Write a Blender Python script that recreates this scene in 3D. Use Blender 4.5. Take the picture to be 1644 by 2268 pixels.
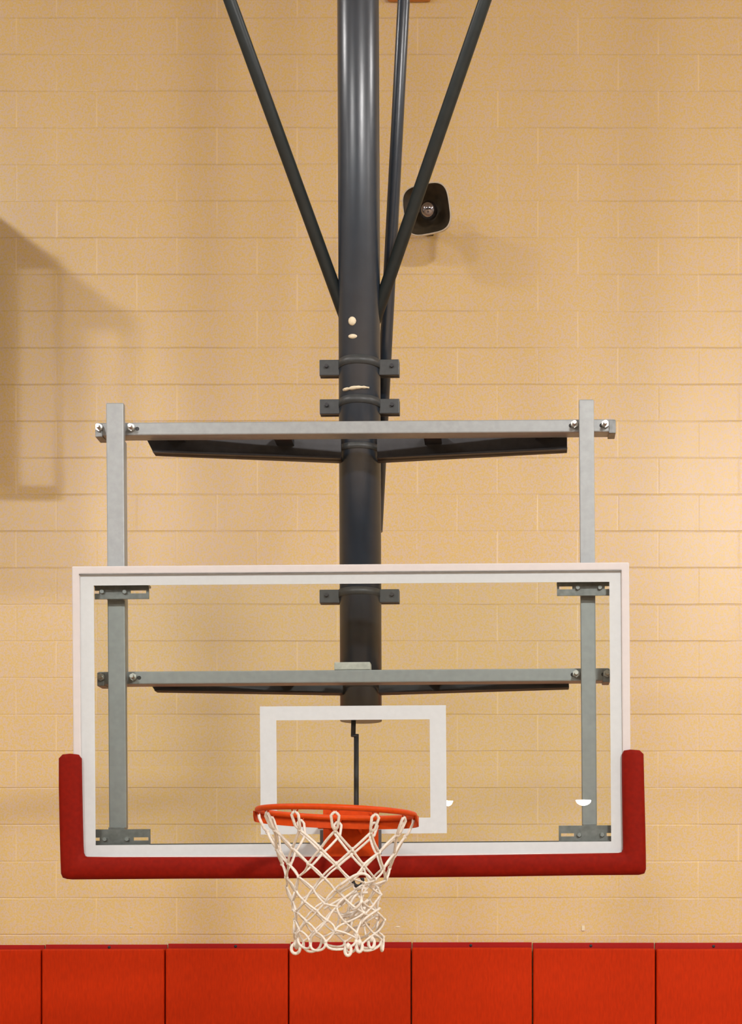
import bpy, bmesh, math, random
from mathutils import Vector, Matrix

for o in list(bpy.data.objects):
    bpy.data.objects.remove(o)
scene = bpy.context.scene
COL = scene.collection
PI = math.pi

# ------------------------------------------------------------------ camera
F = 3365.0          # focal length in pixels of the 1644 px wide picture
CX, CY = 1130.0, 2040.0   # where the level line of sight meets the picture
D = 5.0             # camera to glass backboard, metres
ZC = 2.69           # camera height
cam = bpy.data.cameras.new('camera')
cam.sensor_fit = 'HORIZONTAL'
cam.sensor_width = 36.0
cam.lens = 36.0 * F / 1644.0
cam.shift_x = (822.0 - CX) / 1644.0
cam.shift_y = (CY - 1134.0) / 1644.0
cam.clip_end = 200
cam_o = bpy.data.objects.new('camera', cam)
cam_o.location = (0, -D, ZC)
cam_o.rotation_euler = (PI / 2, 0, 0)
COL.objects.link(cam_o)
scene.camera = cam_o

# ------------------------------------------------------------------ world, exposure
w = bpy.data.worlds.new('world')
scene.world = w
w.use_nodes = True
w.node_tree.nodes['Background'].inputs[0].default_value = (1.0, 0.97, 0.92, 1)
w.node_tree.nodes['Background'].inputs[1].default_value = 0.0
vs = scene.view_settings
vs.view_transform = 'Standard'
vs.look = 'None'
vs.gamma = 1.0
vs.exposure = 0.0
vs.use_curve_mapping = False
LAMP = 670.0        # strength of a high bay lamp
# x, y, z, share of the strength, radius
LAMPS = [(4.7, -0.7, 7.9, 0.40, 0.26), (-4.7, -0.9, 7.9, 0.26, 0.26),
         (2.8, -7.35, 7.7, 0.40, 0.55), (-4.5, -7.35, 7.6, 0.24, 0.50),
         (-4.5, -13.5, 7.6, 0.11, 0.5), (3.4, -13.5, 7.6, 0.17, 0.5),
         (11.5, -7.35, 7.6, 0.25, 0.5), (-12, -7.35, 7.6, 0.10, 0.5),
         (11.5, -14, 7.6, 0.22, 0.5), (-12, -14, 7.6, 0.10, 0.5)]


def P(px, py, Y=0.0):
    """a point of the place at distance Y behind the backboard plane"""
    d = Y + D
    return Vector(((px - CX) * d / F, Y, ZC + (CY - py) * d / F))


PIV = P(779, 1575, 0)
TH = 0.0073


def roll(v):
    """the whole basket hangs a touch out of level"""
    x, z = v[0] - PIV.x, v[2] - PIV.z
    c, s = math.cos(TH), math.sin(TH)
    return Vector((PIV.x + x * c - z * s, v[1], PIV.z + x * s + z * c))


# ------------------------------------------------------------------ materials
def mat(name, color, rough=0.5, metal=0.0, spec=0.5, mott=0.0, mscale=40.0, bump=0.0, bscale=200.0, coat=0.0, stretch=None):
    m = bpy.data.materials.new(name)
    m.use_nodes = True
    nt = m.node_tree
    b = nt.nodes['Principled BSDF']
    b.inputs['Base Color'].default_value = (*color, 1)
    b.inputs['Roughness'].default_value = rough
    b.inputs['Metallic'].default_value = metal
    b.inputs['Specular IOR Level'].default_value = spec
    b.inputs['Coat Weight'].default_value = coat
    tc = nt.nodes.new('ShaderNodeTexCoord')
    src = tc.outputs['Object']
    if stretch:
        mp = nt.nodes.new('ShaderNodeMapping')
        mp.inputs['Scale'].default_value = stretch
        nt.links.new(src, mp.inputs[0])
        src = mp.outputs[0]
    if mott:
        n = nt.nodes.new('ShaderNodeTexNoise')
        n.inputs['Scale'].default_value = mscale
        n.inputs['Detail'].default_value = 4
        nt.links.new(src, n.inputs['Vector'])
        r = nt.nodes.new('ShaderNodeMapRange')
        r.inputs['From Min'].default_value = 0.3
        r.inputs['From Max'].default_value = 0.7
        r.inputs['To Min'].default_value = 1 - mott
        r.inputs['To Max'].default_value = 1 + mott
        nt.links.new(n.outputs['Fac'], r.inputs['Value'])
        mx = nt.nodes.new('ShaderNodeVectorMath')
        mx.operation = 'SCALE'
        mx.inputs[0].default_value = color
        nt.links.new(r.outputs[0], mx.inputs['Scale'])
        nt.links.new(mx.outputs[0], b.inputs['Base Color'])
    if bump:
        n2 = nt.nodes.new('ShaderNodeTexNoise')
        n2.inputs['Scale'].default_value = bscale
        n2.inputs['Detail'].default_value = 3
        nt.links.new(src, n2.inputs['Vector'])
        bp = nt.nodes.new('ShaderNodeBump')
        bp.inputs['Strength'].default_value = bump
        bp.inputs['Distance'].default_value = 0.002
        nt.links.new(n2.outputs['Fac'], bp.inputs['Height'])
        nt.links.new(bp.outputs[0], b.inputs['Normal'])
    return m


def emis(name, color, strength):
    m = bpy.data.materials.new(name)
    m.use_nodes = True
    nt = m.node_tree
    nt.nodes.clear()
    e = nt.nodes.new('ShaderNodeEmission')
    e.inputs[0].default_value = (*color, 1)
    e.inputs[1].default_value = strength
    o = nt.nodes.new('ShaderNodeOutputMaterial')
    nt.links.new(e.outputs[0], o.inputs[0])
    return m


def glass_mat():
    m = bpy.data.materials.new('tempered_glass')
    m.use_nodes = True
    nt = m.node_tree
    nt.nodes.clear()
    t = nt.nodes.new('ShaderNodeBsdfTransparent')
    t.inputs[0].default_value = (0.972, 0.990, 0.975, 1)
    g = nt.nodes.new('ShaderNodeBsdfGlossy')
    g.inputs['Roughness'].default_value = 0.0
    g.inputs[0].default_value = (1, 1, 1, 1)
    f = nt.nodes.new('ShaderNodeFresnel')
    f.inputs[0].default_value = 1.5
    mx = nt.nodes.new('ShaderNodeMixShader')
    o = nt.nodes.new('ShaderNodeOutputMaterial')
    nt.links.new(f.outputs[0], mx.inputs[0])
    nt.links.new(t.outputs[0], mx.inputs[1])
    nt.links.new(g.outputs[0], mx.inputs[2])
    nt.links.new(mx.outputs[0], o.inputs[0])
    return m


def block_wall_mat():
    """painted concrete block: fine horizontal joints, filled upright joints"""
    m = bpy.data.materials.new('painted_block')
    m.use_nodes = True
    nt = m.node_tree
    L = nt.links.new
    b = nt.nodes['Principled BSDF']

    def node(t, **k):
        n = nt.nodes.new(t)
        for a, v in k.items():
            setattr(n, a, v)
        return n

    def math_(op, a, c=None, d=None):
        n = node('ShaderNodeMath', operation=op)
        for i, v in enumerate((a, c, d)):
            if v is None:
                continue
            if isinstance(v, (int, float)):
                n.inputs[i].default_value = v
            else:
                L(v, n.inputs[i])
        return n.outputs[0]

    def noise(scale, detail=3, vec=None):
        n = node('ShaderNodeTexNoise')
        n.inputs['Scale'].default_value = scale
        n.inputs['Detail'].default_value = detail
        L(vec or pos, n.inputs['Vector'])
        return n.outputs['Fac']

    def step(v, a, c, lo=0.0, hi=1.0):
        n = node('ShaderNodeMapRange', interpolation_type='SMOOTHSTEP')
        n.inputs['From Min'].default_value = a
        n.inputs['From Max'].default_value = c
        n.inputs['To Min'].default_value = lo
        n.inputs['To Max'].default_value = hi
        L(v, n.inputs['Value'])
        return n.outputs[0]

    geo = node('ShaderNodeNewGeometry')
    pos = geo.outputs['Position']
    sp = node('ShaderNodeSeparateXYZ')
    L(pos, sp.inputs[0])
    X, Z = sp.outputs['X'], sp.outputs['Z']
    H, PW = 0.18471, 0.4042
    wob = math_('MULTIPLY', math_('SUBTRACT', noise(3.0, 2), 0.5), 0.006)
    v = math_('DIVIDE', math_('ADD', math_('SUBTRACT', Z, 3.5448 - 20 * H), wob), H)
    n_ = math_('FLOOR', math_('ADD', v, 0.0))
    fr = math_('SUBTRACT', v, n_)
    dz = math_('MULTIPLY', math_('MINIMUM', fr, math_('SUBTRACT', 1.0, fr)), H)   # metres to the joint
    par = math_('MODULO', n_, 2.0)
    u = math_('DIVIDE', math_('ADD', X, 2.0824 + 40 * PW), PW)
    u = math_('ADD', u, math_('MULTIPLY', math_('SUBTRACT', 1.0, par), 0.5))
    fu = math_('FRACT', u)
    dx = math_('MULTIPLY', math_('MINIMUM', fu, math_('SUBTRACT', 1.0, fu)), PW)
    jz = step(dz, 0.0012, 0.0048, 1.0, 0.0)
    jx = step(dx, 0.001, 0.006, 1.0, 0.0)
    keep = step(noise(2.2, 1), 0.40, 0.60)
    keepz = step(noise(1.6, 2), 0.36, 0.62, 0.25, 1.0)
    jxk = math_('MULTIPLY', jx, keep)
    jzk = math_('MULTIPLY', jz, keepz)
    # paint colour, with the fine mottling of rolled enamel
    base = node('ShaderNodeMix', data_type='RGBA')
    base.inputs[6].default_value = (0.685, 0.487, 0.205, 1)
    base.inputs[7].default_value = (0.655, 0.487, 0.345, 1)
    L(step(noise(85.0, 3), 0.42, 0.58), base.inputs[0])
    yel = node('ShaderNodeMix', data_type='RGBA', blend_type='MULTIPLY')
    yel.inputs[7].default_value = (0.97, 0.98, 0.66, 1)
    L(base.outputs[2], yel.inputs[6])
    L(step(noise(120.0, 2), 0.48, 0.62, 0.0, 0.8), yel.inputs[0])
    dk = node('ShaderNodeMix', data_type='RGBA', blend_type='MULTIPLY')
    dk.inputs[7].default_value = (0.80, 0.74, 0.66, 1)
    L(yel.outputs[2], dk.inputs[6])
    L(math_('MULTIPLY', jzk, 0.42), dk.inputs[0])
    lt = node('ShaderNodeMix', data_type='RGBA')
    lt.inputs[7].default_value = (0.80, 0.62, 0.36, 1)
    L(dk.outputs[2], lt.inputs[6])
    L(math_('MULTIPLY', jxk, 0.5), lt.inputs[0])
    L(lt.outputs[2], b.inputs['Base Color'])
    b.inputs['Roughness'].default_value = 0.34
    b.inputs['Specular IOR Level'].default_value = 0.5
    hgt = math_('SUBTRACT', math_('MULTIPLY', noise(45.0, 3), 0.18), math_('ADD', jzk, math_('MULTIPLY', jx, 0.15)))
    bp = node('ShaderNodeBump')
    bp.inputs['Strength'].default_value = 0.55
    bp.inputs['Distance'].default_value = 0.004
    L(hgt, bp.inputs['Height'])
    L(bp.outputs[0], b.inputs['Normal'])
    return m


def plank_floor_mat():
    m = bpy.data.materials.new('maple_floor')
    m.use_nodes = True
    nt = m.node_tree
    b = nt.nodes['Principled BSDF']
    tc = nt.nodes.new('ShaderNodeTexCoord')
    br = nt.nodes.new('ShaderNodeTexBrick')
    br.inputs['Color1'].default_value = (0.46, 0.33, 0.21, 1)
    br.inputs['Color2'].default_value = (0.40, 0.28, 0.17, 1)
    br.inputs['Mortar'].default_value = (0.2, 0.11, 0.05, 1)
    br.inputs['Scale'].default_value = 1.0
    br.inputs['Mortar Size'].default_value = 0.001
    br.inputs['Brick Width'].default_value = 1.1
    br.inputs['Row Height'].default_value = 0.057
    nt.links.new(tc.outputs['Object'], br.inputs['Vector'])
    nt.links.new(br.outputs['Color'], b.inputs['Base Color'])
    b.inputs['Roughness'].default_value = 0.3
    return m


M = dict(
    wall=block_wall_mat(),
    plain_wall=mat('painted_side_wall', (0.60, 0.55, 0.48), 0.5, mott=0.03),
    ceiling=mat('ceiling_paint', (0.55, 0.50, 0.42), 0.8, mott=0.03),
    floor=plank_floor_mat(),
    pad=mat('red_vinyl', (0.51, 0.026, 0.0003), 0.55, spec=0.10, mott=0.10, mscale=60, bump=0.25, bscale=60, stretch=(1.6, 1, 0.35)),
    pad_lip=mat('red_vinyl_lip', (0.38, 0.010, 0.006), 0.5, spec=0.2, mott=0.06, mscale=60),
    cushion=mat('dark_red_foam', (0.195, 0.0055, 0.0008), 0.65, spec=0.10, mott=0.12, mscale=70),
    rim=mat('orange_powder_coat', (0.54, 0.052, 0.001), 0.45, spec=0.18, mott=0.08, mscale=60),
    rimdark=mat('dark_slot', (0.05, 0.01, 0.01), 0.6),
    pole=mat('charcoal_enamel', (0.024, 0.036, 0.054), 0.32, spec=0.9, mott=0.10, mscale=18, bump=0.15, bscale=25),
    brace=mat('charcoal_brace_enamel', (0.022, 0.031, 0.034), 0.42, spec=0.4, mott=0.12, mscale=25),
    black=mat('black_steel', (0.022, 0.022, 0.026), 0.5, mott=0.2, mscale=50),
    clamp=mat('dark_clamp_steel', (0.045, 0.050, 0.052), 0.45, mott=0.15, mscale=50),
    zinc=mat('galvanised_steel', (0.31, 0.33, 0.335), 0.45, metal=0.35, mott=0.07, mscale=45),
    chrome=mat('bright_zinc_bolt', (0.55, 0.55, 0.52), 0.35, metal=1.0),
    bracket=mat('bracket_steel', (0.20, 0.21, 0.21), 0.45, metal=0.5, mott=0.22, mscale=50),
    alu=mat('white_aluminium_frame', (0.60, 0.565, 0.56), 0.42, mott=0.02, mscale=40),
    paint=mat('white_ceramic_paint', (0.56, 0.60, 0.62), 0.35, mott=0.02, mscale=60),
    gasket=mat('dark_gasket', (0.09, 0.09, 0.09), 0.6),
    glass=glass_mat(),
    rope=mat('white_nylon_cord', (0.70, 0.64, 0.56), 0.6, mott=0.10, mscale=120, bump=0.6, bscale=300),
    tape=mat('cream_tape_scrap', (0.75, 0.66, 0.48), 0.6, mott=0.1, mscale=150),
    block=mat('pale_grey_block', (0.50, 0.52, 0.48), 0.55, mott=0.15, mscale=60),
    horn=mat('beige_horn_shell', (0.55, 0.48, 0.38), 0.5, mott=0.05),
    horn_in=mat('dark_brown_horn_throat', (0.040, 0.028, 0.014), 0.55, mott=0.3, mscale=30),
    plug=mat('polished_phase_plug', (0.30, 0.29, 0.33), 0.10, metal=1.0),
    orange=mat('orange_brown_box', (0.55, 0.22, 0.05), 0.5),
    lamp_shell=mat('lamp_aluminium', (0.6, 0.6, 0.6), 0.35, metal=0.8),
    caster_box=mat('caster_grey', (0.25, 0.24, 0.22), 0.5),
)


# ------------------------------------------------------------------ mesh helpers
def add_box(bm, lo, hi, bev=0.0, seg=2):
    r = bmesh.ops.create_cube(bm, size=1.0)
    vs_ = r['verts']
    for v in vs_:
        v.co = Vector([lo[i] if v.co[i] < 0 else hi[i] for i in range(3)])
    if bev > 0:
        es = list({e for v in vs_ for e in v.link_edges})
        bmesh.ops.bevel(bm, geom=es, offset=bev, segments=seg, profile=0.6, affect='EDGES')


def pbox(bm, x0, y0, x1, y1, Y0, Y1, bev=0.0, Yref=None, seg=2):
    """box whose front outline is x0..x1, y0..y1 at depth Y0"""
    a = P(x0, y1, Y0 if Yref is None else Yref)
    c = P(x1, y0, Y0 if Yref is None else Yref)
    add_box(bm, (a.x, Y0, a.z), (c.x, Y1, c.z), bev, seg)


def add_tube(bm, pts, r, seg=10, closed=False, caps=True):
    pts = [Vector(p) for p in pts]
    n = len(pts)
    rad = r if isinstance(r, (list, tuple)) else [r] * n
    tang = []
    for i in range(n):
        if closed:
            t = pts[(i + 1) % n] - pts[i - 1]
        else:
            t = pts[min(i + 1, n - 1)] - pts[max(i - 1, 0)]
        if t.length < 1e-9:
            t = Vector((0, 0, 1))
        tang.append(t.normalized())
    up = Vector((0, 0, 1))
    if abs(tang[0].dot(up)) > 0.9:
        up = Vector((0, 1, 0))
    nrm = (up - tang[0] * up.dot(tang[0])).normalized()
    rings = []
    for i in range(n):
        nrm = nrm - tang[i] * nrm.dot(tang[i])
        if nrm.length < 1e-6:
            nrm = tang[i].orthogonal()
        nrm.normalize()
        bi = tang[i].cross(nrm)
        rings.append([bm.verts.new(pts[i] + (nrm * math.cos(2 * PI * k / seg) + bi * math.sin(2 * PI * k / seg)) * rad[i]) for k in range(seg)])
    m = n if closed else n - 1
    for i in range(m):
        a, b = rings[i], rings[(i + 1) % n]
        for k in range(seg):
            f = bm.faces.new((a[k], a[(k + 1) % seg], b[(k + 1) % seg], b[k]))
            f.smooth = True
    if not closed and caps:
        bm.faces.new(rings[0][::-1])
        bm.faces.new(rings[-1])


def add_ball(bm, c, r, squash=(1, 1, 1), sub=2):
    mt = Matrix.Translation(c) @ Matrix.Diagonal((r * squash[0], r * squash[1], r * squash[2], 1))
    q = bmesh.ops.create_icosphere(bm, subdivisions=sub, radius=1.0, matrix=mt)
    for v in q['verts']:
        for f in v.link_faces:
            f.smooth = True


def add_prism(bm, outline, Y0, Y1, bev=0.0):
    """outline [(x, z)] extruded from Y0 to Y1"""
    a = [bm.verts.new((x, Y0, z)) for x, z in outline]
    b = [bm.verts.new((x, Y1, z)) for x, z in outline]
    n = len(outline)
    fs = [bm.faces.new(a), bm.faces.new(b[::-1])]
    for i in range(n):
        fs.append(bm.faces.new((a[i], b[i], b[(i + 1) % n], a[(i + 1) % n])))
    bmesh.ops.recalc_face_normals(bm, faces=fs)
    if bev > 0:
        es = list({e for f in fs for e in f.edges})
        bmesh.ops.bevel(bm, geom=es, offset=bev, segments=3, profile=0.6, affect='EDGES')


def origin(o):
    v = Vector((0, 0, 0))
    while o:
        v += o.location
        o = o.parent
    return v


def obj(name, bm, m, parent=None, rolled=False, loc=None, label=None, smooth=False):
    """link a bmesh (in world coordinates) as one mesh object"""
    if rolled:
        for v in bm.verts:
            v.co = roll(v.co)
    base = origin(parent) if parent else Vector((0, 0, 0))
    here = Vector(loc) if loc is not None else base
    for v in bm.verts:
        v.co -= here
    bmesh.ops.recalc_face_normals(bm, faces=bm.faces[:])
    me = bpy.data.meshes.new(name)
    bm.to_mesh(me)
    bm.free()
    me.materials.append(m)
    if smooth:
        for p in me.polygons:
            p.use_smooth = True
    o = bpy.data.objects.new(name, me)
    o.location = here - base
    if parent:
        o.parent = parent
    COL.objects.link(o)
    if label:
        o['label'] = label
    return o


def tag(o, label, cat, group=None):
    o['label'] = label
    o['category'] = cat
    if group:
        o['group'] = group
    return o


def thing(name, label, cat, loc, group=None):
    o = bpy.data.objects.new(name, None)
    o.empty_display_size = 0.1
    COL.objects.link(o)
    o.location = loc
    return tag(o, label, cat, group)


def struct(name, lo, hi, m):
    bm = bmesh.new()
    add_box(bm, lo, hi)
    o = obj(name, bm, m)
    o['kind'] = 'structure'
    return o


# ------------------------------------------------------------------ the gymnasium
WY = 2.65
CEIL = 8.3
struct('wall_back', (-17, WY, 0), (17, WY + 0.2, CEIL), M['wall'])
struct('wall_left', (-17.2, -50, 0), (-17, WY + 0.2, CEIL), M['plain_wall'])
struct('wall_right', (17, -50, 0), (17.2, WY + 0.2, CEIL), M['plain_wall'])
struct('wall_front', (-17.2, -50.2, 0), (17.2, -50, CEIL), M['plain_wall'])
struct('floor', (-17.2, -50.2, -0.1), (17.2, WY + 0.2, 0), M['floor'])
struct('ceiling', (-17.2, -50.2, CEIL), (17.2, WY + 0.2, CEIL + 0.1), M['ceiling'])


# ------------------------------------------------------------------ high bay lamps
def lamp(x, y, z, k, r, label, droop=0.45):
    t = thing('high_bay_lamp', label, 'ceiling lamp', (x, y, z), 'high bay lamps over the court')
    bm = bmesh.new()
    prof = [(r * 1.06, -0.02), (r * 1.0, 0.10), (r * 0.62, 0.26), (r * 0.36, 0.34), (r * 0.36, 0.48), (0.03, 0.52)]
    rings = []
    for rr, h in prof:
        rings.append([bm.verts.new((x + rr * math.cos(2 * PI * i / 24), y + rr * math.sin(2 * PI * i / 24), z + h)) for i in range(24)])
    for a, b in zip(rings, rings[1:]):
        for i in range(24):
            bm.faces.new((a[i], a[(i + 1) % 24], b[(i + 1) % 24], b[i])).smooth = True
    bm.faces.new(rings[-1])
    obj('reflector_bell', bm, M['lamp_shell'], t)
    bm = bmesh.new()
    add_tube(bm, [(x, y, z + 0.5), (x, y, CEIL)], 0.012, 8)
    obj('suspension_rod', bm, M['lamp_shell'], t)
    bm = bmesh.new()
    n = 5
    rings = []
    for j in range(n):
        a = j / n * PI / 2
        rings.append([bm.verts.new((x + r * math.cos(a) * math.cos(2 * PI * i / 24), y + r * math.cos(a) * math.sin(2 * PI * i / 24), z - r * droop * math.sin(a))) for i in range(24)])
    tip = bm.verts.new((x, y, z - r * droop))
    for a, b in zip(rings, rings[1:]):
        for i in range(24):
            bm.faces.new((a[i], a[(i + 1) % 24], b[(i + 1) % 24], b[i]))
    for i in range(24):
        bm.faces.new((rings[-1][i], rings[-1][(i + 1) % 24], tip))
    obj('diffuser', bm, emis('lamp_glow', (1.0, 0.975, 0.96), LAMP * k), t)


for (x, y, z, k, r) in LAMPS:
    lamp(x, y, z, k, r, 'high bay lamp with aluminium bell hung from the gym ceiling outside the picture')
lamp(-2.05, -45, 6.66, 0.35, 0.17, 'small far high bay lamp mirrored in the glass beside the target square', 1.1)
lamp(2.42, -45, 6.68, 0.35, 0.25, 'far high bay lamp mirrored in the glass over the right post', 0.75)

# ------------------------------------------------------------------ red wall pads
seams = [-181, 91, 365, 639, 911, 1180, 1453, 1725]
tops = [2103, 2102, 2101, 2100, 2099, 2101, 2102]
lips = [2093, 2092, 2090, 2086.5, 2087, 2088, 2088]
screws = {1: [(242, 2098)], 2: [(522, 2096)], 3: [(802, 2094)], 4: [(1043, 2094)], 5: [(1309, 2095)], 6: [(1581, 2096)]}
pad_lab = ['red wall pad cut by the left picture edge', 'second red wall pad from the left, below a small wall fleck',
           'third red wall pad from the left, left of the net', 'red wall pad directly behind the hanging net',
           'red wall pad just right of the net', 'sixth red wall pad from the left, under the white wall chip',
           'red wall pad at the right picture edge']
for i in range(7):
    Yf = WY - 0.075
    g = 1.4
    a = P(seams[i] + g, tops[i], Yf)
    c = P(seams[i + 1] - g, tops[i], Yf)
    zt = a.z
    t = thing('wall_pad', pad_lab[i], 'wall pad', ((a.x + c.x) / 2, WY - 0.04, 0.1), 'red safety pads along the wall')
    bm = bmesh.new()
    add_box(bm, (a.x, Yf, 0.12), (c.x, WY - 0.012, zt), 0.011, 4)
    obj('cushion', bm, M['pad'], t, smooth=False)
    zl = P(0, lips[i], WY - 0.012).z
    bm = bmesh.new()
    add_box(bm, (a.x, WY - 0.012, 0.1), (c.x, WY - 0.0005, zl), 0.002)
    obj('nailing_lip', bm, M['pad_lip'], t, label='darker strip above the cushion')
    for (sx, sy) in screws.get(i, []):
        s = P(sx, sy, WY - 0.012)
        bm = bmesh.new()
        add_ball(bm, s, 0.008, (1, 0.4, 1))
        obj('screw', bm, M['black'], t)

# flecks on the wall above the pads
bm = bmesh.new()
a = P(1292, 2056, WY)
add_box(bm, (a.x - 0.008, WY - 0.006, a.z - 0.013), (a.x + 0.008, WY, a.z + 0.013), 0.003)
tag(obj('tape_scrap', bm, M['tape'], loc=a), 'small upright cream tape scrap on the wall above the right pads', 'tape')
bm = bmesh.new()
a = P(881, 2053, WY)
add_ball(bm, a, 0.006, (2.2, 0.4, 0.7))
tag(obj('tape_scrap', bm, M['tape'], loc=a), 'thin pale tape scrap on the wall right of the net', 'tape')
bm = bmesh.new()
a = P(290, 2054, WY)
add_ball(bm, a, 0.005, (1.2, 0.4, 1))
tag(obj('paint_blob', bm, M['horn'], loc=a), 'tiny raised paint blob on the wall above the left pads', 'blob')

# ------------------------------------------------------------------ horn loudspeaker on the wall
def sq_ring(cx, cz, hw, hh, n=40, p=3.6):
    out = []
    for i in range(n):
        a = 2 * PI * i / n
        ca, sa = math.cos(a), math.sin(a)
        out.append((cx + hw * math.copysign(abs(ca) ** (2 / p), ca), cz + hh * math.copysign(abs(sa) ** (2 / p), sa)))
    return out


def loft(bm, rings, mt, cap=False):
    vr = [[bm.verts.new(mt @ Vector((x, y, z))) for x, z in pts] for y, pts in rings]
    n = len(vr[0])
    for a, b in zip(vr, vr[1:]):
        for i in range(n):
            bm.faces.new((a[i], a[(i + 1) % n], b[(i + 1) % n], b[i])).smooth = True
    if cap:
        bm.faces.new(vr[-1])


hc = P(945, 463, 2.36)
t = thing('horn_loudspeaker', 'dark mouthed horn loudspeaker with a silver dome, fixed high on the block wall', 'loudspeaker', P(945, 463, 2.55))
mt = Matrix.Translation(hc) @ Matrix.Rotation(math.radians(-12), 4, 'Z') @ Matrix.Rotation(math.radians(14), 4, 'X') @ Matrix.Rotation(math.radians(-5), 4, 'Y')
bm = bmesh.new()
h = 0.118
loft(bm, [(0.012, sq_ring(0, 0, h * 0.93, h * 0.90)), (-0.004, sq_ring(0, 0, h * 0.96, h * 0.94)), (0.0, sq_ring(0, 0, h, h * 0.98)), (0.018, sq_ring(0, 0, h * 0.99, h * 0.97)),
          (0.05, sq_ring(0, 0, h * 0.86, h * 0.84)), (0.10, sq_ring(0, 0, h * 0.66, h * 0.64)), (0.15, sq_ring(0, 0, h * 0.52, h * 0.50, p=2.4)), (0.17, sq_ring(0, 0, h * 0.4, h * 0.4, p=2))], mt, True)
obj('horn_shell', bm, M['horn'], t, label='beige outer shell of the horn')
bm = bmesh.new()
loft(bm, [(-0.002, sq_ring(0, 0, h * 0.955, h * 0.93)), (0.012, sq_ring(0, 0, h * 0.90, h * 0.87)), (0.05, sq_ring(0, 0, h * 0.62, h * 0.60)), (0.09, sq_ring(0, 0, h * 0.40, h * 0.40, p=2.4)), (0.10, sq_ring(0, 0, 0.02, 0.02, p=2))], mt, True)
obj('horn_throat', bm, M['horn_in'], t, label='dark brown inside of the horn')
bm = bmesh.new()
add_ball(bm, mt @ Vector((0.004, 0.02, -0.004)), 0.044, (1, 1.1, 1), 3)
obj('phase_plug', bm, M['plug'], t, label='shiny silver dome', smooth=True)
bm = bmesh.new()
add_box(bm, (hc.x - 0.03, 2.50, hc.z + 0.0), (hc.x + 0.02, WY, hc.z + 0.05), 0.004)
obj('wall_bracket', bm, M['black'], t)

# small orange brown box at the very top of the wall
bm = bmesh.new()
a = P(858, 6, WY)
c = P(955, 6, WY)
add_box(bm, (a.x, WY - 0.05, a.z), (c.x, WY, a.z + 0.12), 0.015, 3)
tag(obj('junction_box', bm, M['orange'], loc=(a.x, WY, a.z)), 'orange brown box on the wall, its bottom edge just in the top of the picture', 'box')

# unseen framed box added left of the picture to cast the wall shadow
t = thing('shadow_caster', 'unseen framed box just left of the picture, added to cast a shadow on the wall', 'shadow_caster', (-3.3, 2.0, 5.1))
bm = bmesh.new()
add_box(bm, (-4.3, 1.97, 5.05), (-2.61, 2.12, 6.08), 0.01)
obj('caster_box', bm, M['caster_box'], t)
bm = bmesh.new()
add_prism_ring = [(-4.4, 5.02), (-2.42, 5.02), (-2.42, 6.11), (-4.4, 6.11)]
add_tube(bm, [(x, 2.0, z) for x, z in add_prism_ring], 0.04, 8, closed=True)
obj('outer_frame', bm, M['caster_box'], t)
bm = bmesh.new()
q = [(-4.4, 2.0, 6.11), (-2.42, 2.0, 6.11), (-2.9, WY - 0.002, 6.47), (-4.4, WY - 0.002, 6.47)]
lo_ = [bm.verts.new(p) for p in q]
hi_ = [bm.verts.new((p[0], p[1], p[2] + 0.012)) for p in q]
bm.faces.new(lo_)
bm.faces.new(hi_[::-1])
for i in range(4):
    bm.faces.new((lo_[i], lo_[(i + 1) % 4], hi_[(i + 1) % 4], hi_[i]))
obj('shadow_sheet', bm, M['caster_box'], t)  # sloping sheet added to give that shadow its slanted upper edge
for x in (-4.0, -3.1):
    bm = bmesh.new()
    add_box(bm, (x - 0.03, 2.10, 5.5), (x + 0.03, WY - 0.001, 5.56))
    obj('wall_arm', bm, M['caster_box'], t)

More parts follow.
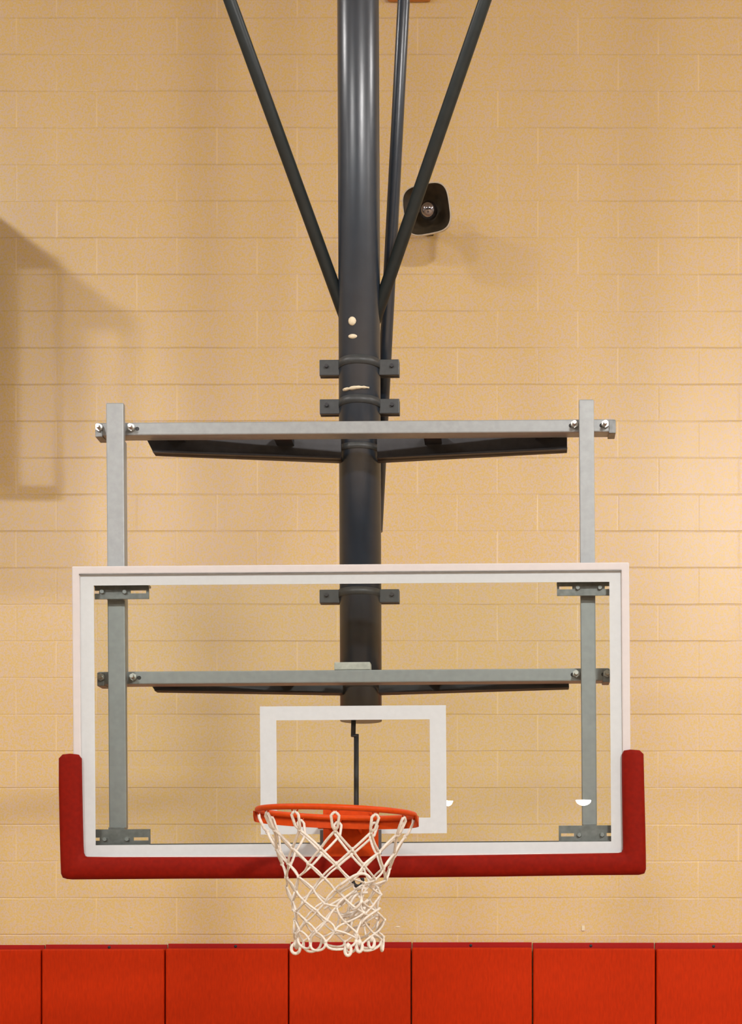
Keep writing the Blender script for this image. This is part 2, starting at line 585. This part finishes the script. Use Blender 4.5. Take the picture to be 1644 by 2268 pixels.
# ------------------------------------------------------------------ support: mast, braces, clamps, beams, posts
sup = thing('backboard_support', 'tall charcoal steel mast with slanted braces and grey crossbeams carrying the glass backboard', 'basketball support', roll(P(800, 1597, 0.36)))
YP = 0.36
RP = 46 * (YP + D) / F
top = P(805, 0, YP)
bot = P(800, 1597, YP)
k = (CEIL - bot.z) / (top.z - bot.z)
topc = bot + (top - bot) * k
bm = bmesh.new()
add_tube(bm, [bot, topc], RP, 48)
mast = obj('mast', bm, M['pole'], sup, True)
for nm, y0, y1, xc in (('pipe_clamp', 801, 836, 803), ('pipe_clamp', 888, 921, 803), ('pipe_clamp', 992, 1017, 802), ('pipe_clamp', 1308, 1338, 799.5), ('pipe_clamp', 1511, 1539, 799.5)):
    c = P(xc, (y0 + y1) / 2, YP)
    hh = (y1 - y0) / 2 * (YP + D) / F
    bm = bmesh.new()
    n = 20
    ro, ri = RP + 0.0028, RP - 0.001
    out = []
    for i in range(n + 1):
        a = PI + PI * i / n
        out.append((c.x + ro * math.cos(a), c.y + ro * math.sin(a)))
    zt, zb_ = c.z + hh * 0.95, c.z - hh * 0.15
    va = [bm.verts.new((x, y, zt)) for x, y in out]
    vb = [bm.verts.new((x, y, zb_)) for x, y in out]
    for i in range(n):
        bm.faces.new((va[i], va[i + 1], vb[i + 1], vb[i])).smooth = True
    vc = [bm.verts.new((c.x + (x - c.x) * ri / ro, c.y + (y - c.y) * ri / ro, zt)) for x, y in out]
    vd = [bm.verts.new((c.x + (x - c.x) * ri / ro, c.y + (y - c.y) * ri / ro, zb_)) for x, y in out]
    for i in range(n):
        bm.faces.new((va[i], va[i + 1], vc[i + 1], vc[i]))
        bm.faces.new((vb[i], vb[i + 1], vd[i + 1], vd[i]))
    for s in (-1, 1):
        hw = 88 * (YP + D) / F
        xa, xb = sorted((c.x + s * (RP - 0.004), c.x + s * hw))
        add_box(bm, (xa, YP - 0.022, c.z - hh), (xb, YP - 0.008, c.z + hh), 0.003)
        add_box(bm, (xa, YP + 0.0, c.z - hh), (xb, YP + 0.012, c.z + hh), 0.003)
    cl = obj(nm, bm, M['clamp'], sup, True)
    for s in (-1, 1):
        bm = bmesh.new()
        bx = c.x + s * 72 * (YP + D) / F
        add_tube(bm, [(bx, YP - 0.032, c.z + 0.004), (bx, YP + 0.02, c.z + 0.004)], 0.007, 6)
        obj('clamp_bolt', bm, M['black'], cl, True)

for lab, p0, p1 in (('diagonal_brace', (777, 718), (521.5, 0)), ('diagonal_brace', (829, 731), (1087, 0))):
    a = P(*p0, YP)
    b = P(*p1, YP)
    k = (CEIL - a.z) / (b.z - a.z)
    bm = bmesh.new()
    add_tube(bm, [a, a + (b - a) * k], 14.2 * (YP + D) / F, 24)
    obj(lab, bm, M['brace'], sup, True)
# rear brace leaning back to the ceiling
a = P(838, 1180, YP + RP + 0.015)
b = P(907, 0, YP + RP + 0.10)
k = (CEIL - a.z) / (b.z - a.z)
bm = bmesh.new()
add_tube(bm, [a + Vector((0, -0.02, 0)), a + (b - a) * k], 13.8 * 5.5 / F, 24)
obj('rear_brace', bm, M['pole'], sup, True, label='thinner pipe rising behind the mast')
# scraps of tape and bolt heads on the mast
for nm, px, py, rr, sq in (('tape_remnant', 787, 711, 0.016, (0.9, 0.45, 1)), ('tape_remnant', 788, 745, 0.014, (1.2, 0.45, 0.6))):
    c = P(px, py, YP - RP * 0.97)
    bm = bmesh.new()
    add_ball(bm, c, rr, sq)
    obj(nm, bm, M['tape'], sup, True, label='cream scrap of tape on the dark mast')
c = P(803, 875, YP)
bm = bmesh.new()
pts = [(c.x + (RP + 0.004) * math.cos(PI * 1.5 + a), YP + (RP + 0.004) * math.sin(PI * 1.5 + a), c.z + 0.002 * math.sin(a * 3)) for a in [-0.75 + 0.115 * i for i in range(12)]]
add_tube(bm, pts, [0.004, 0.006, 0.006, 0.004, 0.007, 0.007, 0.006, 0.006, 0.004, 0.005, 0.003, 0.003], 8)
obj('cable_tie', bm, M['tape'], sup, True, label='pale tie round the dark mast')

# crossbeams
YB = 0.112
for (y0, y1, xl, xr) in ((932, 960.5, 217, 1368), (1483.5, 1512, 217, 1351)):
    beam_bm = bmesh.new()
    pbox(beam_bm, xl, y0, xr, y1, YB, YB + 0.06, 0.004)
    beam = obj('crossbeam', beam_bm, M['zinc'], sup, True)
    for (bx, s) in ((226, -1), (297, 1), (1277, -1), (1345, 1)):
        c = P(bx, (y0 + y1) / 2 - 1, YB)
        bm = bmesh.new()
        bmesh.ops.create_cone(bm, cap_ends=True, segments=6, radius1=0.013, radius2=0.013, depth=0.012, matrix=Matrix.Translation((c.x, YB - 0.007, c.z)) @ Matrix.Rotation(PI / 2, 4, 'X'))
        add_tube(bm, [(c.x, YB - 0.002, c.z), (c.x, YB - 0.034, c.z)], 0.0065, 10)
        bl = obj('clamp_bolt', bm, M['chrome'], beam, True, label='bright zinc bolt')
        c2 = P(bx + (12 if bx in (297,) else -8), (y0 + y1) / 2, YB)
        if bx != 226:
            bm = bmesh.new()
            add_tube(bm, [(c2.x, YB - 0.0015, c2.z), (c2.x, YB + 0.004, c2.z)], 0.0065, 12)
            obj('bolt_hole', bm, M['black'], beam, True)
    for bx in (217, xr - 13):
        bm = bmesh.new()
        pbox(bm, bx - 1.5, y0 + 2, bx + 14, y1 + 3, YB - 0.003, YB + 0.062, 0.002)
        obj('end_cap', bm, M['bracket'], beam, True)

# black support arms under the crossbeams
def arm(s, yend, ymid, hgt):
    ex = 345 if s < 0 else 1261
    e = P(ex, yend, 0.20)
    e0 = P(ex - 17 if s < 0 else ex, yend, 0.20)
    mz = e.z
    mx = P(800 + s * 40, ymid, 0.285).x
    bm = bmesh.new()
    th = 0.02
    # web, thin upright plate running back to the mast; the outer end is cut on the slant
    pts = [(e.x, 0.20, mz), (e0.x, 0.20, mz + hgt * 0.62), (e0.x, 0.20, mz + hgt), (mx, 0.285, mz + hgt), (mx, 0.285, mz)]
    fr = [bm.verts.new(p) for p in pts]
    bk = [bm.verts.new((p[0], p[1] + th, p[2])) for p in pts]
    bm.faces.new(fr)
    bm.faces.new(bk[::-1])
    for i in range(5):
        bm.faces.new((fr[i], bk[i], bk[(i + 1) % 5], fr[(i + 1) % 5]))
    # bottom flange
    q = [(e.x, 0.185, mz), (mx, 0.27, mz), (mx, 0.33, mz), (e.x, 0.23, mz)]
    lo = [bm.verts.new((x, y, z)) for x, y, z in q]
    hi = [bm.verts.new((x, y, z + 0.006)) for x, y, z in q]
    bm.faces.new(lo)
    bm.faces.new(hi[::-1])
    for i in range(4):
        bm.faces.new((lo[i], lo[(i + 1) % 4], hi[(i + 1) % 4], hi[i]))
    obj('support_arm', bm, M['black'], sup, True)
    # spacer that carries the crossbeam on the arm
    for fx in (0.12, 0.7):
        bm = bmesh.new()
        x = e.x + (mx - e.x) * fx
        y = 0.20 + 0.085 * fx
        add_box(bm, (x - 0.03, YB + 0.055, mz + hgt * 0.5), (x + 0.03, y + 0.01, mz + hgt * 0.9), 0.002)
        obj('arm_spacer', bm, M['black'], sup, True)


for s in (-1, 1):
    arm(s, 1001, 1014, 0.085)
    arm(s, 1528, 1537, 0.062)

# posts
for (x0, x1) in ((239.5, 278.5), (1288, 1321)):
    bm = bmesh.new()
    pbox(bm, x0, 888, x1, 1832, 0.062, 0.086, 0.004)
    po = obj('post', bm, M['zinc'], sup, True)
    bm = bmesh.new()
    a = P(x0 + 1, 968, 0.088)
    c = P(x1 - 0.5, 1490, 0.088)
    add_box(bm, (a.x, 0.087, c.z), (c.x, 0.135, a.z), 0.004)
    obj('post_channel', bm, M['zinc'], po, True)

# pale block on the lower crossbeam, in front of the mast
bm = bmesh.new()
pbox(bm, 741, 1466, 821, 1483.5, YB + 0.005, YB + 0.055, 0.004)
obj('spacer_block', bm, M['block'], sup, True, label='pale block on the lower crossbeam')

# height adjuster rod with its crank eye
YR = 0.30
bm = bmesh.new()
a, b = P(783.5, 1590, YP), P(782.5, 1631, YP)
add_tube(bm, [a, b], 0.0085, 12)
c, d_ = P(789.5, 1626, YP), P(789.5, 1918, YP)
add_tube(bm, [c, d_], 0.0088, 12)
add_tube(bm, [P(786, 1629, YP), P(786, 1632, YP)], 0.013, 12)
rod = obj('adjuster_rod', bm, M['black'], sup)
bm = bmesh.new()
ce = P(793, 1951, YP)
add_tube(bm, [P(790, 1918, YP), P(791, 1938, YP)], 0.008, 8)
add_tube(bm, [(ce.x + 0.017 * math.cos(q), YP, ce.z + 0.019 * math.sin(q)) for q in [2 * PI * i / 20 for i in range(20)]], 0.0065, 8, closed=True)
obj('crank_eye', bm, M['black'], rod)

# ------------------------------------------------------------------ backboard
bb = thing('backboard', 'rectangular glass backboard with white border and target square above the orange rim', 'backboard', roll(P(779, 1910, 0.02)))


def frame_ring(bm, o, i, Y0, Y1, bev=0.0):
    """rectangular ring between outer and inner pixel rectangles (x0,y0,x1,y1)"""
    xs0, zs0 = [], []
    oc = [P(o[0], o[3], 0), P(o[2], o[3], 0), P(o[2], o[1], 0), P(o[0], o[1], 0)]
    ic = [P(i[0], i[3], 0), P(i[2], i[3], 0), P(i[2], i[1], 0), P(i[0], i[1], 0)]
    vo = [[bm.verts.new((v.x, Y, v.z)) for v in oc] for Y in (Y0, Y1)]
    vi = [[bm.verts.new((v.x, Y, v.z)) for v in ic] for Y in (Y0, Y1)]
    fs = []
    for k_ in range(4):
        n_ = (k_ + 1) % 4
        fs.append(bm.faces.new((vo[0][k_], vo[0][n_], vi[0][n_], vi[0][k_])))
        fs.append(bm.faces.new((vo[1][k_], vi[1][k_], vi[1][n_], vo[1][n_])))
        fs.append(bm.faces.new((vo[0][k_], vo[1][k_], vo[1][n_], vo[0][n_])))
        fs.append(bm.faces.new((vi[0][k_], vi[0][n_], vi[1][n_], vi[1][k_])))
    if bev:
        bmesh.ops.bevel(bm, geom=list({e for f in fs for e in f.edges}), offset=bev, segments=3, profile=0.6, affect='EDGES')


bm = bmesh.new()
pbox(bm, 176, 1264, 1383, 1898, 0.0, 0.0127)
obj('glass_pane', bm, M['glass'], bb, True)
bm = bmesh.new()
frame_ring(bm, (163, 1251, 1396, 1912), (180, 1269, 1378, 1893), -0.010, 0.052, 0.0045)
obj('frame', bm, M['alu'], bb, True, label='white metal edge frame')
bm = bmesh.new()
frame_ring(bm, (179, 1268, 1379, 1270.5), (179.5, 1269, 1378.5, 1270), -0.0105, -0.008)
obj('frame_seam', bm, M['bracket'], bb, True)
bm = bmesh.new()
frame_ring(bm, (180, 1269.5, 1377.5, 1892.5), (210, 1293, 1352, 1868), -0.0022, -0.0003)
obj('border_stripe', bm, M['paint'], bb, True, label='broad white painted border')
bm = bmesh.new()
frame_ring(bm, (576, 1563.5, 988, 1847), (612, 1594.5, 952, 1812), -0.0022, -0.0003)
obj('target_square', bm, M['paint'], bb, True, label='white painted target square')
bm = bmesh.new()
pbox(bm, 211, 1865.5, 1351, 1868.5, 0.0135, 0.030, 0.0)
obj('gasket', bm, M['gasket'], bb, True)

# slotted angle brackets at the four corners
def corner_bracket(x0, x1, y0, y1, up, slots, bolts):
    a = P(x0, y1, 0.03)
    c = P(x1, y0, 0.03)
    bm = bmesh.new()
    # plate with real slots: built from strips
    ys = (slots[0][1], slots[0][3])
    s0, s1 = P(0, ys[1], 0.03).z, P(0, ys[0], 0.03).z
    add_box(bm, (a.x, 0.028, s1), (c.x, 0.034, c.z))
    add_box(bm, (a.x, 0.028, a.z), (c.x, 0.034, s0))
    xs = [a.x]
    for s in sorted(slots):
        xs += [P(s[0], 0, 0.03).x, P(s[2], 0, 0.03).x]
    xs.append(c.x)
    for q in range(0, len(xs), 2):
        if xs[q + 1] - xs[q] > 0.001:
            add_box(bm, (xs[q], 0.028, s0), (xs[q + 1], 0.034, s1))
    # flange that reaches forward or back under the frame
    zf = c.z if up else a.z
    add_box(bm, (a.x, 0.0128, zf - 0.004), (c.x, 0.060, zf + 0.002))
    # tongue to the post
    o = obj('corner_bracket', bm, M['bracket'], bb, True)
    for (bx, by) in bolts:
        p = P(bx, by, 0.028)
        bm = bmesh.new()
        bmesh.ops.create_cone(bm, cap_ends=True, segments=6, radius1=0.009, radius2=0.007, depth=0.01, matrix=Matrix.Translation((p.x, 0.0235, p.z)) @ Matrix.Rotation(PI / 2, 4, 'X'))
        obj('bracket_bolt', bm, M['zinc'], o, True)
    return o


corner_bracket(212, 332, 1293, 1323, True, [(206, 1304, 222, 1311), (291, 1303, 326, 1310)], [(229, 1307), (279, 1308)])
corner_bracket(1236, 1352, 1293, 1323, True, [(1241, 1302, 1270, 1309), (1342, 1302, 1358, 1309)], [(1282, 1306), (1331, 1306)])
corner_bracket(210, 331, 1833, 1868, False, [(206, 1851, 219, 1858), (294, 1851, 327, 1858)], [(231, 1855), (280, 1855)])
corner_bracket(1236, 1352, 1832, 1867.5, False, [(1241, 1849, 1270, 1856), (1342, 1849, 1358, 1856)], [(1281, 1853), (1332, 1853)])
# short blocks that tie brackets to posts
for (x0, x1) in ((241, 277), (1290, 1319)):
    for (y0, y1) in ((1296, 1326), (1829, 1850)):
        bm = bmesh.new()
        pbox(bm, x0, y0, x1, y1, 0.034, 0.063, 0.001, Yref=0.05)
        obj('post_block', bm, M['bracket'], bb, True)

# red edge padding, a U round the lower edge
bm = bmesh.new()


def U(px, py):
    v = P(px, py, -0.03)
    return (v.x, v.z)


def arc(cx_, cy_, r_, a0, a1, n_=5):
    return [U(cx_ + r_ * math.cos(a0 + (a1 - a0) * i / n_), cy_ + r_ * math.sin(a0 + (a1 - a0) * i / n_)) for i in range(n_ + 1)]


# matching outer and inner outlines, joined by a strip of faces
outer = [(150, 1665)] + [(135, 1666), (127, 1674), (126.5, 1740), (127.5, 1820), (129, 1900), (130, 1930), (134, 1939), (143, 1942),
         (250, 1942), (400, 1942), (600, 1943), (780, 1942.5), (900, 1943), (1100, 1942.5), (1300, 1941), (1417, 1941), (1426, 1939), (1429.5, 1930), (1429.5, 1900), (1428.5, 1820), (1427, 1740), (1426, 1674), (1418, 1666), (1400, 1665)]
inner = [(160, 1665)] + [(171, 1666), (175.5, 1674), (176, 1740), (177, 1820), (178, 1870), (179, 1884), (182, 1891), (188, 1893),
         (250, 1894), (400, 1895), (600, 1896.5), (780, 1896.5), (900, 1896.3), (1100, 1895), (1300, 1893.5), (1368, 1893), (1376, 1891), (1379, 1884), (1379, 1870), (1378.5, 1820), (1378, 1740), (1378, 1674), (1382, 1666), (1392, 1665)]
n = len(outer)
sec = []
for (ox, oy), (ix, iy) in zip(outer, inner):
    a, c = U(ox, oy), U(ix, iy)
    ring_ = []
    for (f_, y_) in ((0.0, 0.046), (0.0, -0.018), (0.07, -0.028), (0.22, -0.033), (0.5, -0.035), (0.78, -0.033), (0.93, -0.028), (1.0, -0.018), (1.0, 0.046), (0.9, 0.056), (0.1, 0.056)):
        ring_.append(bm.verts.new((a[0] + (c[0] - a[0]) * f_, y_, a[1] + (c[1] - a[1]) * f_)))
    sec.append(ring_)
m_ = len(sec[0])
for p_, q_ in zip(sec, sec[1:]):
    for k_ in range(m_):
        bm.faces.new((p_[k_], p_[(k_ + 1) % m_], q_[(k_ + 1) % m_], q_[k_])).smooth = True
bm.faces.new(sec[0])
bm.faces.new(sec[-1][::-1])
obj('edge_padding', bm, M['cushion'], bb, True, label='dark red foam padding along the lower edge')

# ------------------------------------------------------------------ rim
RC = Vector(((745.5 - CX) * 4.62 / F, -0.38, ZC + (2040 - 1800) * 4.62 / F))
RR, RT = 0.2366, 0.0088


def rp(phi, r, z):
    """phi 0 points to the camera"""
    return Vector((RC.x + r * math.sin(phi), RC.y - r * math.cos(phi), RC.z + z + 0.0115 * math.sin(phi) * -0.6))


bm = bmesh.new()
add_tube(bm, [rp(2 * PI * i / 96, RR, 0) for i in range(96)], RT, 16, closed=True)
rim = ring = obj('rim', bm, M['rim'], bb, label='orange steel rim')
# curved brace plate round the back half
bm = bmesh.new()
N = 60
va = []
for i in range(N + 1):
    ph = math.radians(80) + math.radians(200) * i / N
    e = min(i, N - i) / N
    hgt = 0.034 * min(1.0, 0.15 + (e * 14) ** 0.6) if e < 0.07 else 0.034
    ro = RR + 0.0085
    va.append((rp(ph, ro, -0.004), rp(ph, ro, -hgt), rp(ph, ro + 0.005, -hgt), rp(ph, ro + 0.005, -0.004)))
vv = [[bm.verts.new(p) for p in q] for q in va]
for a, b in zip(vv, vv[1:]):
    for j in range(4):
        bm.faces.new((a[j], a[(j + 1) % 4], b[(j + 1) % 4], b[j]))
bm.faces.new(vv[0])
bm.faces.new(vv[-1][::-1])
obj('brace_plate', bm, M['rim'], rim)
# face plate on the glass
bm = bmesh.new()
pbox(bm, 714, 1792, 836, 1915, -0.016, -0.0062, 0.002)
face = obj('face_plate', bm, M['rim'], rim, True)
bm = bmesh.new()
pbox(bm, 707, 1838, 843, 1919, -0.006, -0.0024)
obj('mounting_gasket', bm, M['gasket'], rim, True)
# top shelf and side gussets from plate to ring
bm = bmesh.new()
xa, xb = P(716, 0, 0).x, P(834, 0, 0).x
yb = RC.y + RR + 0.004
add_box(bm, (xa, yb - 0.012, RC.z - 0.006), (xb, -0.011, RC.z + 0.002), 0.001)
add_box(bm, (xa, yb + 0.004, RC.z - 0.034), (xb, yb + 0.009, RC.z), 0.001)
for s in (xa + 0.045, xb - 0.050):
    q = [(yb + 0.005, RC.z), (-0.015, RC.z), (-0.015, RC.z - 0.045), (yb + 0.005, RC.z - 0.033)]
    l_ = [bm.verts.new((s, y, z)) for y, z in q]
    r_ = [bm.verts.new((s + 0.005, y, z)) for y, z in q]
    bm.faces.new(l_)
    bm.faces.new(r_[::-1])
    for i in range(4):
        bm.faces.new((l_[i], l_[(i + 1) % 4], r_[(i + 1) % 4], r_[i]))
obj('neck', bm, M['rim'], rim)
for (bx, by) in ((730, 1801), (822, 1801)):
    bm = bmesh.new()
    p = P(bx, by, -0.016)
    bmesh.ops.create_cone(bm, cap_ends=True, segments=6, radius1=0.008, radius2=0.008, depth=0.007, matrix=Matrix.Translation((p.x, -0.0195, p.z)) @ Matrix.Rotation(PI / 2, 4, 'X'))
    obj('plate_bolt', bm, M['rim'], rim, True)

# ------------------------------------------------------------------ net hooks and net
PH0 = math.radians(5.5)
for kk in range(12):
    ph = PH0 + kk * PI / 6
    bm = bmesh.new()
    pts = []
    for j in range(9):
        a = PI * j / 8
        pts.append(rp(ph + 0.045 * math.cos(a), RR - 0.003, -0.006 - 0.010 * math.sin(a)))
    add_tube(bm, pts, 0.0024, 6)
    obj('net_hook', bm, M['rim'], ring)

random.seed(7)
bm = bmesh.new()
ROW = [(1848, 0.208), (1887, 0.182), (1919, 0.166), (1947, 0.155), (1973, 0.147), (1998, 0.142), (2022, 0.138), (2044, 0.135), (2065, 0.133), (2086, 0.132)]


def knot(row, k_):
    y, r = ROW[row]
    z = ZC + (CY - y) * 4.62 / F - RC.z
    ph = PH0 + (k_ + (0.5 if row % 2 else 0.0)) * PI / 6 + math.radians(0.6 * row)
    rnd = random.Random(row * 31 + (k_ % 12) * 7 + 3)
    j = min(1.0, row / 4.0)
    ph += math.radians(rnd.uniform(-4, 4)) * j
    r *= 1 + rnd.uniform(-0.06, 0.05) * j
    z += rnd.uniform(-0.007, 0.007) * j
    p = rp(ph, r, z)
    sx = math.sin(ph)
    if row >= 4 and sx > 0.15:           # the right side hangs bunched up
        p.x += rnd.uniform(-0.030, 0.012)
        p.z += rnd.uniform(-0.006, 0.026)
        p.y += rnd.uniform(-0.02, 0.02)
    return p


def strand(a, b, r, sag=0.0, wob=0.006, n=7):
    out = []
    o = Vector((random.uniform(-1, 1), random.uniform(-1, 1), random.uniform(-0.5, 0.5))) * wob
    for i in range(n + 1):
        t_ = i / n
        w_ = math.sin(PI * t_)
        out.append(a.lerp(b, t_) + o * w_ + Vector((0, 0, -sag * w_)))
    add_tube(bm, out, r, 7)


for k_ in range(12):
    ph = PH0 + k_ * PI / 6
    a0 = knot(0, k_)
    for s in (-1, 1):
        h0 = rp(ph, RR - 0.003, -0.014)
        h1 = rp(ph + s * 0.05, RR - 0.004, -0.024)
        mid = rp(ph + s * 0.035, RR - 0.018, -0.055)
        pts = [h0 + Vector((0, 0, 0.001)), (h0 + h1) / 2 + Vector((0, 0, 0.002)), h1, (h1 + mid) / 2 + Vector((0, 0, 0.0)), mid, (mid + a0) / 2, a0]
        add_tube(bm, pts, 0.0044, 8)
for row in range(len(ROW)):
    for k_ in range(12):
        p = knot(row, k_)
        add_ball(bm, p, 0.0070 if row < 3 else 0.0058, (1, 1, 1.25), 1)
        if row + 1 < len(ROW):
            for dk in ((0, -1) if row % 2 == 0 else (0, 1)):
                q = knot(row + 1, k_ + dk)
                strand(p, q, 0.0042 if row < 2 else 0.0034, 0.0, 0.003 if row < 2 else 0.005)
# bottom loops
for k_ in range(12):
    rnd = random.Random(k_ + 50)
    a, b = knot(len(ROW) - 1, k_), knot(len(ROW) - 1, k_ + 1)
    drop = rnd.uniform(0.018, 0.038)
    pts = []
    for i in range(11):
        t_ = i / 10
        q = a.lerp(b, 0.5 - 0.5 * math.cos(PI * t_))
        pts.append(q + Vector((0, 0, -drop * math.sin(PI * t_) ** 0.7)))
    add_tube(bm, pts, 0.0040, 8)
for (px, py, yy) in ((771, 2094, -0.50), (655, 2090, -0.42), (796, 2086, -0.48), (823, 2078, -0.42)):
    c = Vector(((px - CX) * (yy + D) / F, yy, ZC + (CY - py) * (yy + D) / F))
    wd = 0.009 if px != 655 else 0.013
    ln = 0.030
    add_tube(bm, [c + Vector((wd * math.sin(2 * PI * i / 14), 0.003 * math.cos(2 * PI * i / 14), -ln / 2 + ln / 2 * math.cos(2 * PI * i / 14))) for i in range(14)], 0.0052, 8, closed=True)
    add_ball(bm, c + Vector((0, 0, -0.002)), 0.009, (1, 1, 1.3), 1)
# the bunched cords lower right
rb = random.Random(21)
cen = Vector(((795 - CX) * 4.5 / F, -0.45, ZC + (CY - 2022) * 4.5 / F))
for i in range(15):
    a = cen + Vector((rb.gauss(0, 0.026), rb.gauss(0, 0.03), rb.gauss(0, 0.030)))
    dirv = Vector((rb.uniform(0.5, 1.0) * rb.choice((-1, 1)), rb.uniform(-0.5, 0.5), rb.uniform(0.1, 0.7)))
    dirv *= rb.uniform(0.03, 0.055)
    if dirv.x > 0:
        pass
    else:
        dirv.z *= -1
    n_ = 9
    bend = Vector((rb.uniform(-1, 1), rb.uniform(-1, 1), rb.uniform(-1, 1))) * 0.018
    add_tube(bm, [a + dirv * (j / n_ - 0.5) * 2 + bend * math.sin(PI * j / n_) for j in range(n_ + 1)], 0.0042, 7)
# one long slack loop crossing over under the face plate
c0, c1, c2, c3 = (Vector(((x - CX) * 4.45 / F, -0.55, ZC + (CY - y) * 4.45 / F)) for x, y in ((752, 1962), (785, 1936), (808, 1924), (822, 1948)))
pts = []
for i in range(15):
    t_ = i / 14
    pts.append(c0 * (1 - t_) ** 3 + c1 * 3 * t_ * (1 - t_) ** 2 + c2 * 3 * t_ * t_ * (1 - t_) + c3 * t_ ** 3)
add_tube(bm, pts, 0.0045, 8)
tag(obj('basketball_net', bm, M['rope'], loc=RC + Vector((0, 0, -0.43))), 'white knotted cord net hanging from the orange rim', 'net')
